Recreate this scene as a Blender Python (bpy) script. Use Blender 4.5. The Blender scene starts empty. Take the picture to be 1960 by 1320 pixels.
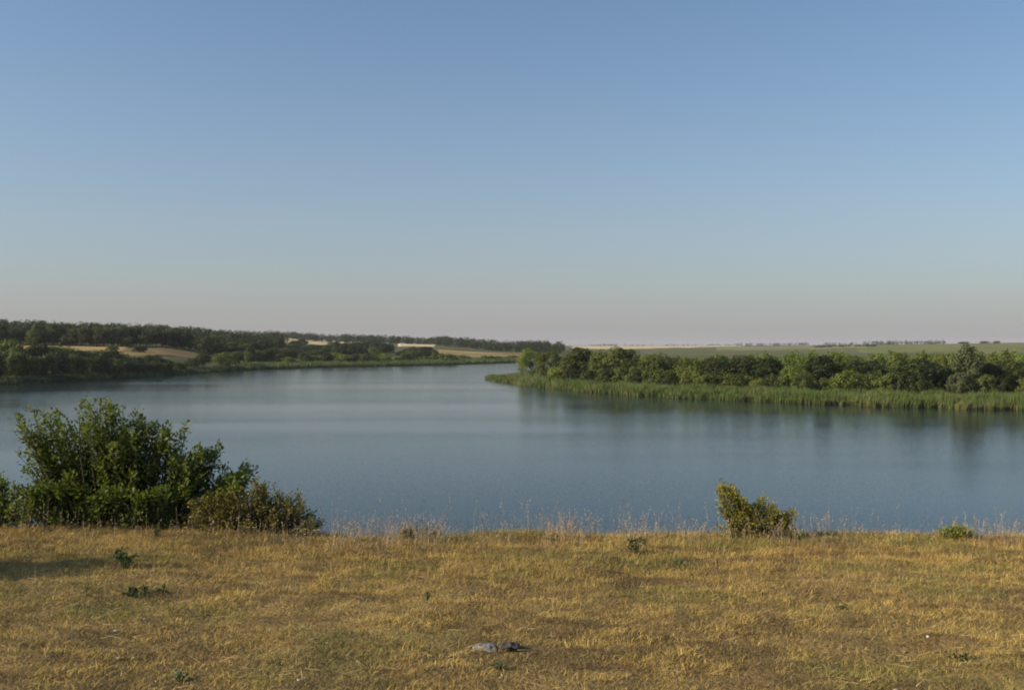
import bpy, math
import numpy as np
from mathutils import Vector

sc = bpy.context.scene
COL = sc.collection
rng = np.random.default_rng(11)

# ------------------------------------------------------------------ camera
CAM_Z = 10.0
F = 1905.0            # focal length in photo pixels (photo 1960 x 1320)
HY, CX = 661.0, 980.0
cam_data = bpy.data.cameras.new("camera")
cam = bpy.data.objects.new("camera", cam_data)
COL.objects.link(cam)
cam_data.sensor_width = 36.0
cam_data.lens = 36.0 * F / 1960.0
cam_data.clip_start = 0.1
cam_data.clip_end = 20000.0
cam_data.shift_y = (HY - 660.0) / 1960.0
cam.location = (0, 0, CAM_Z)
cam.rotation_euler = (math.radians(90), 0, 0)
sc.camera = cam

# ------------------------------------------------------------------ sky, sun, exposure
SUN_EL, SUN_ROT = math.radians(26), math.radians(-105)
world = bpy.data.worlds.new("World")
sc.world = world
world.use_nodes = True
wn = world.node_tree
sky = wn.nodes.new("ShaderNodeTexSky")
sky.sky_type = 'NISHITA'
sky.sun_disc = False
sky.sun_elevation = SUN_EL
sky.sun_rotation = SUN_ROT
sky.air_density, sky.dust_density, sky.ozone_density = 1.0, 1.25, 2.4
bg = wn.nodes["Background"]
wb = wn.nodes.new("ShaderNodeMix"); wb.data_type = 'RGBA'; wb.blend_type = 'MULTIPLY'   # white balance of the whole sky
wb.inputs[0].default_value = 1.0; wb.inputs[7].default_value = (0.90, 1.03, 1.09, 1)
wn.links.new(sky.outputs[0], wb.inputs[6])
# summer dust haze low in the sky, the same all round the horizon
tc = wn.nodes.new("ShaderNodeTexCoord"); sp = wn.nodes.new("ShaderNodeSeparateXYZ")
wn.links.new(tc.outputs['Generated'], sp.inputs[0])
m1 = wn.nodes.new("ShaderNodeMath"); m1.operation = 'MAXIMUM'; m1.inputs[1].default_value = 0.0
wn.links.new(sp.outputs['Z'], m1.inputs[0])
m2 = wn.nodes.new("ShaderNodeMath"); m2.operation = 'POWER'; m2.inputs[0].default_value = math.exp(-1 / 0.15)
wn.links.new(m1.outputs[0], m2.inputs[1])
m3 = wn.nodes.new("ShaderNodeMath"); m3.operation = 'MULTIPLY'; m3.inputs[1].default_value = 0.82
wn.links.new(m2.outputs[0], m3.inputs[0])
hm = wn.nodes.new("ShaderNodeMix"); hm.data_type = 'RGBA'
wn.links.new(m3.outputs[0], hm.inputs[0]); wn.links.new(wb.outputs[2], hm.inputs[6])
hm.inputs[7].default_value = (3.36, 3.17, 3.30, 1)
wn.links.new(hm.outputs[2], bg.inputs[0])
bg.inputs[1].default_value = 0.124
sun_data = bpy.data.lights.new("sun", 'SUN')
sun_data.energy = 5.0
sun_data.angle = math.radians(0.6)
sun_data.color = (1.0, 0.865, 0.63)
sun = bpy.data.objects.new("sun", sun_data)
COL.objects.link(sun)
to_sun = Vector((math.sin(SUN_ROT) * math.cos(SUN_EL), math.cos(SUN_ROT) * math.cos(SUN_EL), math.sin(SUN_EL)))
sun.rotation_euler = to_sun.to_track_quat('Z', 'Y').to_euler()
sun.location = (-40, -15, 40)
sc.view_settings.view_transform = 'Standard'
sc.view_settings.look = 'None'
sc.view_settings.gamma = 1.0
sc.view_settings.exposure = 0.0
sc.view_settings.use_curve_mapping = False
sc.render.engine = 'CYCLES'
sc.cycles.filter_width = 1.9
sc.cycles.max_bounces = 8
sc.cycles.transparent_max_bounces = 4
sc.cycles.volume_bounces = 0

# ------------------------------------------------------------------ helpers
def tag(o, label=None, cat=None, group=None, kind=None):
    if label: o["label"] = label
    if cat: o["category"] = cat
    if group: o["group"] = group
    if kind: o["kind"] = kind
    return o

def mesh(name, verts, faces, mat=None, col=None, smooth=False):
    """faces: list of int arrays (each n x k); col: per-vertex rgb"""
    me = bpy.data.meshes.new(name)
    verts = np.ascontiguousarray(verts, dtype=np.float32)
    me.vertices.add(len(verts))
    me.vertices.foreach_set("co", verts.ravel())
    if not isinstance(faces, (list, tuple)):
        faces = [faces]
    faces = [np.asarray(f, dtype=np.int32) for f in faces if len(f)]
    loops = np.concatenate([f.ravel() for f in faces])
    sizes = np.concatenate([np.full(len(f), f.shape[1], dtype=np.int32) for f in faces])
    starts = np.concatenate([[0], np.cumsum(sizes)[:-1]]).astype(np.int32)
    me.loops.add(len(loops))
    me.loops.foreach_set("vertex_index", loops)
    me.polygons.add(len(sizes))
    me.polygons.foreach_set("loop_start", starts)
    if smooth:
        me.polygons.foreach_set("use_smooth", np.ones(len(sizes), dtype=bool))
    if col is not None:
        a = me.color_attributes.new("Col", 'FLOAT_COLOR', 'POINT')
        c = np.ones((len(verts), 4), dtype=np.float32)
        c[:, :3] = col
        a.data.foreach_set("color", c.ravel())
    me.update()
    if mat: me.materials.append(mat)
    return me

def obj(name, me, parent=None, loc=(0, 0, 0)):
    o = bpy.data.objects.new(name, me)
    COL.objects.link(o)
    o.location = loc
    if parent: o.parent = parent
    return o

def empty(name, loc):
    o = bpy.data.objects.new(name, None)
    o.empty_display_size = 0.3
    COL.objects.link(o)
    o.location = loc
    return o

def sstep(a, b, x):
    t = np.clip((x - a) / (b - a), 0, 1)
    return t * t * (3 - 2 * t)

def vnoise(x, y, seed=0):
    x = np.asarray(x, dtype=np.float64); y = np.asarray(y, dtype=np.float64)
    xi = np.floor(x).astype(np.int64); yi = np.floor(y).astype(np.int64)
    fx = x - xi; fy = y - yi
    fx = fx * fx * (3 - 2 * fx); fy = fy * fy * (3 - 2 * fy)
    def h(a, b):
        n = (a * 374761393 + b * 668265263 + seed * 974634777) & 0x7fffffff
        n = ((n ^ (n >> 13)) * 1274126177) & 0x7fffffff
        n = n ^ (n >> 16)
        return (n & 0xffff) / 65535.0
    return (h(xi, yi) * (1 - fx) + h(xi + 1, yi) * fx) * (1 - fy) + (h(xi, yi + 1) * (1 - fx) + h(xi + 1, yi + 1) * fx) * fy

def fbm(x, y, seed=0, n=4):
    s = 0; a = 0.5; t = 0
    for i in range(n):
        s = s + a * vnoise(x * 2 ** i, y * 2 ** i, seed + i); t += a; a *= 0.5
    return s / t

# ------------------------------------------------------------------ terrain
S_FAR = ([-1500, -400, 0, 150, 310, 450, 600, 850, 1000, 1200, 1450, 1700, 1960, 2600, 3500],
         [210, 238, 257, 284, 328, 397, 453, 515, 595, 420, 330, 300, 285, 260, 230])
S_SPIT = ([930, 950, 1000, 1050, 1150, 1280, 1400, 1500, 1700, 1960, 2400, 3500],
          [292, 275, 254, 235, 209, 192, 183, 175, 163, 154, 137, 120])
HILL = [
    (-1500, [(0, 0), (60, 3), (160, 12), (400, 20), (800, 24), (2000, 22), (6500, 20)]),
    (-400, [(0, 0), (50, 2.5), (130, 8), (220, 12.5), (450, 17.5), (800, 20), (6500, 18)]),
    (0, [(0, 0), (40, 1.5), (100, 5), (165, 9.5), (250, 13), (450, 17), (800, 18), (6500, 16)]),
    (300, [(0, 0), (30, 2), (50, 4.5), (125, 8.5), (250, 12), (450, 15.0), (900, 17), (6500, 16)]),
    (500, [(0, 0), (40, 1), (120, 3.6), (200, 6.5), (350, 10.8), (500, 14.2), (650, 18.5), (800, 19), (6500, 17)]),
    (650, [(0, 0), (40, 1), (120, 3), (200, 5.5), (350, 9.8), (500, 12.8), (900, 14.5), (6500, 14)]),
    (830, [(0, 0), (40, 1), (150, 4), (250, 7.0), (400, 9.6), (600, 10.2), (900, 11), (6500, 12)]),
    (1000, [(0, 0), (40, 1.2), (105, 3.0), (200, 4.4), (400, 6), (800, 6.5), (1500, 7.5), (6500, 10)]),
    (1200, [(0, 0), (100, 0.8), (300, 1.5), (800, 2.8), (1500, 5.2), (2500, 8), (6500, 10)]),
    (1450, [(0, 0), (150, 0.8), (400, 1.6), (800, 3.0), (1500, 5.6), (2500, 8.5), (6500, 10)]),
    (1700, [(0, 0), (200, 1), (500, 2.3), (900, 5), (1400, 9.5), (2000, 12.6), (6500, 12)]),
    (1960, [(0, 0), (200, 1), (400, 2.6), (700, 6.5), (1100, 12.0), (1600, 14.6), (6500, 14)]),
    (2600, [(0, 0), (200, 1), (400, 4), (900, 12), (1600, 18), (6500, 18)]),
    (3500, [(0, 0), (200, 1), (400, 4), (900, 12), (1600, 18), (6500, 18)]),
]
HILL_U = np.array([k[0] for k in HILL], dtype=float)

def edge_y(x):
    return 12.5 + 0.35 * (vnoise(np.asarray(x) * 0.35 + 40, 0 * np.asarray(x), 3) - 0.5) + 0.4 * (vnoise(np.asarray(x) * 1.1, 0 * np.asarray(x), 4) - 0.5)

def uu(x, y):
    return np.clip(CX + F * x / np.maximum(y, 1.0), -1490, 3490)

def terrain(x, y):
    x = np.asarray(x, dtype=float); y = np.asarray(y, dtype=float)
    u = uu(x, y)
    # the near bank: a grassy terrace that breaks off towards the water
    ye = edge_y(x)
    ylim = np.clip(y, -12, None)
    top = 8.35 - 0.064 * np.minimum(ylim, ye)
    top = top + 0.10 * sstep(-0.8, -5.5, x) * sstep(6, 12, y)
    over = np.maximum(y - ye, 0)
    near = top - 0.30 * np.where(over < 0.8, over * over / 1.6, over - 0.4)
    rel = (fbm(x / 1.7, y / 1.7, 21) - 0.5) * 0.10 + (fbm(x / 0.45, y / 0.3, 27, 3) - 0.5) * 0.10
    near = near + rel * sstep(60, 14, y)
    near = np.maximum(near, -2.0)
    # far country
    s = y - np.interp(u, *S_FAR)
    hk = np.stack([np.interp(s, [p[0] for p in prof], [p[1] for p in prof]) for _, prof in HILL])
    i = np.clip(np.searchsorted(HILL_U, u) - 1, 0, len(HILL_U) - 2)
    t = (u - HILL_U[i]) / (HILL_U[i + 1] - HILL_U[i])
    t = t * t * (3 - 2 * t)
    flat = np.arange(u.size)
    hkf = hk.reshape(len(HILL), -1)
    hill = (hkf[i.ravel(), flat] * (1 - t.ravel()) + hkf[i.ravel() + 1, flat] * t.ravel()).reshape(u.shape)
    far = np.where(s > 0, hill + np.minimum(s * 0.06, 0.35), np.maximum(s * 0.12, -2.0))
    far = far + np.where(s > 30, (fbm(x / 60, y / 60, 5) - 0.5) * np.clip((s - 30) / 200, 0, 1) * 1.6, 0)
    # the wooded spit on the right
    f = y - (np.interp(u, *S_SPIT) + 3.0 * (vnoise(u / 45, 0 * u, 8) - 0.5))
    b = np.interp(u, [930, 1000, 1060, 1200], [312, 372, 470, 700]) - y
    spit = np.clip(np.minimum(f, b) * 0.08, -2.0, 0.5)
    spit = np.where(u < 926, -2.0, spit)
    spit = np.minimum(spit, (u - 930) * 0.05)
    z = np.maximum(np.maximum(near, far), np.maximum(spit, -2.0))
    return np.where(y < 20, near, z)

def H1(x, y):
    return float(terrain(np.array([x]), np.array([y]))[0])

def at(u, Y):
    """ground point seen in photo column u at depth Y"""
    x = (u - CX) / F * Y
    return x, Y, H1(x, Y)

# ------------------------------------------------------------------ materials
def new_mat(name):
    m = bpy.data.materials.new(name)
    m.use_nodes = True
    nt = m.node_tree
    return m, nt, nt.nodes["Principled BSDF"], nt.nodes["Material Output"]

def N(nt, t, **kw):
    n = nt.nodes.new(t)
    for k, v in kw.items(): setattr(n, k, v)
    return n

def mul(nt, a, b, out_fac=1.0):
    n = N(nt, 'ShaderNodeMix', data_type='RGBA', blend_type='MULTIPLY')
    n.inputs[0].default_value = out_fac
    nt.links.new(a, n.inputs[6]); nt.links.new(b, n.inputs[7])
    return n.outputs[2]

def ramp(nt, fac, stops):
    r = N(nt, 'ShaderNodeValToRGB')
    el = r.color_ramp.elements
    el[0].position, el[0].color = stops[0][0], (*stops[0][1], 1)
    el[1].position, el[1].color = stops[-1][0], (*stops[-1][1], 1)
    for p, c in stops[1:-1]:
        e = el.new(p); e.color = (*c, 1)
    nt.links.new(fac, r.inputs[0])
    return r.outputs[0]

def pos_noise(nt, scale, detail=4, vec=(1, 1, 1)):
    g = N(nt, 'ShaderNodeNewGeometry')
    mp = N(nt, 'ShaderNodeMapping'); mp.inputs['Scale'].default_value = vec
    nt.links.new(g.outputs['Position'], mp.inputs[0])
    n = N(nt, 'ShaderNodeTexNoise'); n.inputs['Scale'].default_value = scale; n.inputs['Detail'].default_value = detail
    nt.links.new(mp.outputs[0], n.inputs['Vector'])
    return n

def attr_mat(name, rough=0.9, spec=0.15, noise=None, bump=None):
    m, nt, p, out = new_mat(name)
    a = N(nt, 'ShaderNodeAttribute', attribute_name="Col")
    c = a.outputs['Color']
    if noise:
        sc_, lo, hi = noise
        n = pos_noise(nt, sc_, 6)
        c = mul(nt, c, ramp(nt, n.outputs['Fac'], [(0.25, (lo,) * 3), (0.75, (hi,) * 3)]))
    nt.links.new(c, p.inputs['Base Color'])
    p.inputs['Roughness'].default_value = rough
    p.inputs['Specular IOR Level'].default_value = spec
    if bump:
        b = N(nt, 'ShaderNodeBump'); b.inputs['Strength'].default_value = bump[1]; b.inputs['Distance'].default_value = bump[2]
        n2 = pos_noise(nt, bump[0], 6)
        nt.links.new(n2.outputs['Fac'], b.inputs['Height']); nt.links.new(b.outputs[0], p.inputs['Normal'])
    return m

def leaf_mat(name, dark, light, transl=0.28, tint=(1.1, 1.15, 0.5), rough=0.55, spec=0.3):
    m, nt, p, out = new_mat(name)
    a = N(nt, 'ShaderNodeAttribute', attribute_name="Col")
    sep = N(nt, 'ShaderNodeSeparateColor'); nt.links.new(a.outputs['Color'], sep.inputs[0])
    base = ramp(nt, sep.outputs[0], [(0.0, dark), (1.0, light)])
    oi = N(nt, 'ShaderNodeObjectInfo')
    hs = N(nt, 'ShaderNodeHueSaturation')
    mr = N(nt, 'ShaderNodeMapRange'); mr.inputs[3].default_value = 0.482; mr.inputs[4].default_value = 0.513
    nt.links.new(oi.outputs['Random'], mr.inputs[0]); nt.links.new(mr.outputs[0], hs.inputs['Hue'])
    mth = N(nt, 'ShaderNodeMath', operation='MULTIPLY'); mth.inputs[1].default_value = 7.31
    frc = N(nt, 'ShaderNodeMath', operation='FRACT')
    nt.links.new(oi.outputs['Random'], mth.inputs[0]); nt.links.new(mth.outputs[0], frc.inputs[0])
    mv = N(nt, 'ShaderNodeMapRange'); mv.inputs[3].default_value = 0.78; mv.inputs[4].default_value = 1.22
    nt.links.new(frc.outputs[0], mv.inputs[0]); nt.links.new(mv.outputs[0], hs.inputs['Value'])
    nt.links.new(base, hs.inputs['Color'])
    nt.links.new(hs.outputs[0], p.inputs['Base Color'])
    p.inputs['Roughness'].default_value = rough
    p.inputs['Specular IOR Level'].default_value = spec
    tr = N(nt, 'ShaderNodeBsdfTranslucent')
    tc = N(nt, 'ShaderNodeRGB'); tc.outputs[0].default_value = (*tint, 1)
    nt.links.new(mul(nt, hs.outputs[0], tc.outputs[0]), tr.inputs[0])
    mx = N(nt, 'ShaderNodeMixShader'); mx.inputs[0].default_value = transl
    nt.links.new(p.outputs[0], mx.inputs[1]); nt.links.new(tr.outputs[0], mx.inputs[2])
    nt.links.new(mx.outputs[0], out.inputs[0])
    return m

M_GROUND = attr_mat("ground_soil", 0.95, 0.1, (22.0, 0.55, 1.45), (38.0, 0.9, 0.03))
M_FIELD = attr_mat("field_crop", 0.95, 0.05, (0.09, 0.82, 1.15))
M_GRASS = attr_mat("dry_grass", 0.75, 0.2)
M_REED = attr_mat("reed_leaf", 0.6, 0.25)
M_BARK, nt_, p_, _ = new_mat("bark")
nz = pos_noise(nt_, 9.0, 6, (1, 1, 0.25))
nt_.links.new(ramp(nt_, nz.outputs['Fac'], [(0.3, (0.035, 0.026, 0.018)), (0.7, (0.13, 0.105, 0.08))]), p_.inputs['Base Color'])
p_.inputs['Roughness'].default_value = 0.9
M_STEM, nt_, p_, _ = new_mat("twig_bark")
nz = pos_noise(nt_, 30.0, 4)
nt_.links.new(ramp(nt_, nz.outputs['Fac'], [(0.3, (0.022, 0.017, 0.012)), (0.7, (0.075, 0.06, 0.042))]), p_.inputs['Base Color'])
p_.inputs['Roughness'].default_value = 0.9
M_DEEP = leaf_mat("leaf_deep", (0.014, 0.025, 0.006), (0.075, 0.094, 0.020))  # deep green foliage, darkened further to put the left shore's shade into its colour
M_MID = leaf_mat("leaf_mid", (0.036, 0.058, 0.011), (0.18, 0.205, 0.038))
M_LIME = leaf_mat("leaf_lime", (0.06, 0.09, 0.012), (0.24, 0.28, 0.040))
M_SILVER = leaf_mat("leaf_silver", (0.045, 0.06, 0.024), (0.18, 0.20, 0.085))
M_SHRUB = leaf_mat("leaf_shrub", (0.034, 0.060, 0.011), (0.25, 0.31, 0.062), 0.40)
M_OLIVE = leaf_mat("leaf_olive", (0.045, 0.050, 0.010), (0.28, 0.235, 0.042), 0.3)
M_YELLOW = leaf_mat("leaf_yellow_green", (0.08, 0.085, 0.012), (0.42, 0.38, 0.05), 0.34)
M_WEED = leaf_mat("leaf_weed", (0.025, 0.050, 0.017), (0.10, 0.15, 0.050), 0.2)
M_SAGE = leaf_mat("leaf_sage", (0.08, 0.11, 0.05), (0.22, 0.26, 0.13), 0.2)

# water
M_WATER, nt, p, out = new_mat("lake_water")
p.inputs['Base Color'].default_value = (0.016, 0.030, 0.028, 1)
p.inputs['Roughness'].default_value = 0.10
p.inputs['IOR'].default_value = 1.33
p.inputs['Specular Tint'].default_value = (1.0, 0.95, 0.86, 1)
p.inputs['Specular IOR Level'].default_value = 0.30
n1 = pos_noise(nt, 18.0, 1, (0.6, 1.0, 1.0))
n2 = pos_noise(nt, 0.55, 2, (0.35, 1.0, 1.0))
n3 = pos_noise(nt, 0.035, 3, (0.16, 1.0, 1.0))
amp = N(nt, 'ShaderNodeMapRange'); amp.inputs[1].default_value = 0.35; amp.inputs[2].default_value = 0.65
amp.inputs[3].default_value = 0.07; amp.inputs[4].default_value = 0.30
nt.links.new(n3.outputs['Fac'], amp.inputs[0])
def centred(sock, k):
    s = N(nt, 'ShaderNodeVectorMath', operation='SUBTRACT'); s.inputs[1].default_value = (0.5, 0.5, 0.5)
    nt.links.new(sock, s.inputs[0])
    q = N(nt, 'ShaderNodeVectorMath', operation='SCALE'); q.inputs['Scale'].default_value = k
    nt.links.new(s.outputs[0], q.inputs[0]); return q.outputs[0]
add = N(nt, 'ShaderNodeVectorMath', operation='ADD')
nt.links.new(centred(n1.outputs['Color'], 1.0), add.inputs[0]); nt.links.new(centred(n2.outputs['Color'], 0.05), add.inputs[1])
scl = N(nt, 'ShaderNodeVectorMath', operation='SCALE')
nt.links.new(add.outputs[0], scl.inputs[0]); nt.links.new(amp.outputs[0], scl.inputs['Scale'])
flt = N(nt, 'ShaderNodeVectorMath', operation='MULTIPLY'); flt.inputs[1].default_value = (0.8, 1.0, 0.0)
nt.links.new(scl.outputs[0], flt.inputs[0])
up = N(nt, 'ShaderNodeVectorMath', operation='ADD'); up.inputs[1].default_value = (0, 0, 1)
nt.links.new(flt.outputs[0], up.inputs[0])
nrm = N(nt, 'ShaderNodeVectorMath', operation='NORMALIZE')
nt.links.new(up.outputs[0], nrm.inputs[0]); nt.links.new(nrm.outputs[0], p.inputs['Normal'])

# ------------------------------------------------------------------ ground sheet
ang = np.radians(np.concatenate([np.arange(-180, -50, 5.0), np.arange(-50, 50, 0.3), np.arange(50, 180, 5.0)]))
rad = np.concatenate([[0.6, 2.0, 3.2], np.arange(4, 15, 0.06), np.geomspace(15, 60, 50)[:-1], np.geomspace(60, 140, 14)[:-1],
                      np.arange(140, 320, 1.6), np.arange(320, 640, 4), np.geomspace(640, 6000, 80)])
A, R = np.meshgrid(ang, rad)
GX = (R * np.sin(A)).ravel(); GY = (R * np.cos(A)).ravel()
GZ = terrain(GX, GY)
na, nr = len(ang), len(rad)
ii, jj = np.meshgrid(np.arange(nr - 1), np.arange(na), indexing='ij')
jn = (jj + 1) % na
q = np.stack([ii * na + jj, ii * na + jn, (ii + 1) * na + jn, (ii + 1) * na + jj], -1).reshape(-1, 4)[:, ::-1]
capi = len(GX)
GV = np.column_stack([np.append(GX, 0), np.append(GY, 0), np.append(GZ, H1(0, 0.01))])
cap = np.stack([np.full(na, capi), np.arange(na), (np.arange(na) + 1) % na], -1)[:, ::-1]
gx, gy = GV[:, 0], GV[:, 1]
t1 = fbm(gx / 1.2, gy / 1.2, 31)[:, None]; t2 = fbm(gx / 55, gy / 55, 33)[:, None]
soil = np.array([0.10, 0.065, 0.032]) * (1 - t1) + np.array([0.36, 0.25, 0.095]) * t1
wild = np.array([0.065, 0.085, 0.028]) * (1 - t2) + np.array([0.19, 0.165, 0.075]) * t2
gu = uu(gx, gy)
green = np.array([0.055, 0.09, 0.022])
k = (sstep(930, 1100, gu) * sstep(900, 300, gy))[:, None]
wild = wild * (1 - k) + green * k
nearm = sstep(70, 50, gy)[:, None]
gcol = soil * nearm + wild * (1 - nearm)
go = obj("ground", mesh("ground", GV, [q, cap], M_GROUND, gcol, smooth=True))
tag(go, kind="structure")

# lake
wx = np.linspace(-1600, 1600, 33); wy = np.linspace(16, 760, 25)
WX, WY = np.meshgrid(wx, wy)
wi, wj = np.meshgrid(np.arange(24), np.arange(32), indexing='ij')
wq = np.stack([wi * 33 + wj, wi * 33 + wj + 1, (wi + 1) * 33 + wj + 1, (wi + 1) * 33 + wj], -1).reshape(-1, 4)
tag(obj("lake_water", mesh("lake_water", np.column_stack([WX.ravel(), WY.ravel(), 0 * WX.ravel()]), wq, M_WATER)), kind="structure")

# ------------------------------------------------------------------ fields (draped crop sheets)
def field(name, u0, u1, y0, y1, c0, c1, zoff, seed, nu=70, ny=26, label=None):
    """y0,y1: depths at columns u0..u1 (interpolated lists)"""
    us = np.linspace(u0, u1, nu); ts = np.linspace(0, 1, ny)
    U, T = np.meshgrid(us, ts)
    ya = np.interp(U, np.linspace(u0, u1, len(y0)), y0); yb = np.interp(U, np.linspace(u0, u1, len(y1)), y1)
    wob = (vnoise(U / 24, T * 0, seed) - 0.5) * 0.14
    Y = ya + (yb - ya) * np.clip(T + wob * (1 - 2 * np.abs(T - 0.5)) * 0, 0, 1) + wob * (yb - ya) * (0.6 - T)
    X = (U + 10 * (vnoise(T * 6, U * 0 + seed, seed) - 0.5) - CX) / F * Y
    Z = terrain(X, Y) + zoff
    edge = (T == 0) | (T == 1) | (U == us[0]) | (U == us[-1])
    Z = np.where(edge, Z - zoff - 0.3, Z)
    t = fbm(X / 40, Y / 40, seed)[..., None]
    t = np.clip((t - 0.3) / 0.4, 0, 1)
    colr = (np.array(c0) * (1 - t) + np.array(c1) * t).reshape(-1, 3)
    a, b = np.meshgrid(np.arange(ny - 1), np.arange(nu - 1), indexing='ij')
    qq = np.stack([a * nu + b, a * nu + b + 1, (a + 1) * nu + b + 1, (a + 1) * nu + b], -1).reshape(-1, 4)
    o = obj(name, mesh(name, np.column_stack([X.ravel(), Y.ravel(), Z.ravel()]), qq, M_FIELD, colr, smooth=True))
    tag(o, label, kind="structure")
    return o

GOLD0, GOLD1 = (0.32, 0.22, 0.09), (0.44, 0.32, 0.14)
PALE0, PALE1 = (0.55, 0.42, 0.22), (0.68, 0.54, 0.32)
TAN0, TAN1 = (0.20, 0.145, 0.06), (0.32, 0.23, 0.10)
field("stubble_field", -250, 248, [385, 398, 402, 408, 416], [420, 428, 432, 440, 452], GOLD0, GOLD1, 0.4, 51, label="ochre stubble strip between the trees on the left hillside")
field("dry_meadow", 225, 430, [388, 394, 408, 440], [432, 446, 460, 474], TAN0, TAN1, 0.35, 52, label="tan dry meadow on the left hillside above the shore bushes")
field("wheat_field", 488, 664, [770, 790, 800], [960, 955, 930], PALE0, PALE1, 0.6, 53, label="pale golden wheat field beyond the mid shore thicket")
field("wheat_field", 512, 600, [1035, 1030], [1085, 1080], PALE0, PALE1, 0.6, 54, label="thin pale wheat strip high on the ridge, below the skyline trees")
field("wheat_field", 765, 835, [840, 850], [960, 965], PALE0, PALE1, 0.6, 55, label="small golden wheat patch right of the dark thicket on the far shore")
field("dry_meadow", 822, 1030, [580, 640, 660], [735, 735, 745], TAN0, (0.42, 0.30, 0.14), 0.35, 56, label="tan dry slope at the lake's far end, left of the spit")
field("wheat_field", 1096, 1425, [1500, 1560, 1900, 2500], [2900, 2900, 2900, 2900], PALE0, PALE1, 0.7, 57, label="far golden wheat field behind the spit's trees")
field("green_field", 1370, 1665, [1250, 1300], [2300, 2250], (0.16, 0.175, 0.06), (0.26, 0.25, 0.10), 0.5, 58, label="pale green field far behind the right bank trees")
field("green_field", 1640, 2500, [900, 700, 560], [2050, 1800, 1500], (0.135, 0.155, 0.045), (0.21, 0.205, 0.07), 0.5, 59, label="olive green field rising on the right horizon")

# ------------------------------------------------------------------ plant builders
def unit(v):
    return v / np.maximum(np.linalg.norm(v, axis=-1, keepdims=True), 1e-9)

def leaf_quads(P, nrm, along, L, W, shade):
    """diamond leaves: P base point, along = leaf axis, nrm ~ face normal"""
    a = unit(along)
    s = unit(np.cross(a, nrm))
    n = np.cross(s, a)
    L = L[:, None]; W = W[:, None]
    v0 = P
    v1 = P + a * L * 0.45 + s * W * 0.5 + n * W * 0.12
    v2 = P + a * L
    v3 = P + a * L * 0.45 - s * W * 0.5 + n * W * 0.12
    V = np.stack([v0, v1, v2, v3], 1).reshape(-1, 3)
    Fq = np.arange(len(P) * 4).reshape(-1, 4)
    C = np.repeat(np.clip(shade, 0, 1), 4)[:, None] * np.ones(3)
    return V, Fq, C

def tube(path, r0, r1, k=5):
    path = np.asarray(path, dtype=float); n = len(path)
    d = np.gradient(path, axis=0); d = unit(d)
    ref = np.where(np.abs(d[:, 2:3]) > 0.9, np.array([[1.0, 0, 0]]), np.array([[0, 0, 1.0]]))
    s = unit(np.cross(d, ref)); t = np.cross(s, d)
    r = np.linspace(r0, r1, n)[:, None, None]
    an = np.linspace(0, 2 * math.pi, k, endpoint=False)
    V = path[:, None, :] + r * (np.cos(an)[None, :, None] * s[:, None, :] + np.sin(an)[None, :, None] * t[:, None, :])
    V = V.reshape(-1, 3)
    a, b = np.meshgrid(np.arange(n - 1), np.arange(k), indexing='ij')
    bn = (b + 1) % k
    return V, np.stack([a * k + b, a * k + bn, (a + 1) * k + bn, (a + 1) * k + b], -1).reshape(-1, 4)

def join(parts):
    V, Fc, off = [], [], 0
    for v, f in parts:
        V.append(v); Fc.append(f + off); off += len(v)
    return np.concatenate(V), np.concatenate(Fc)

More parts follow.
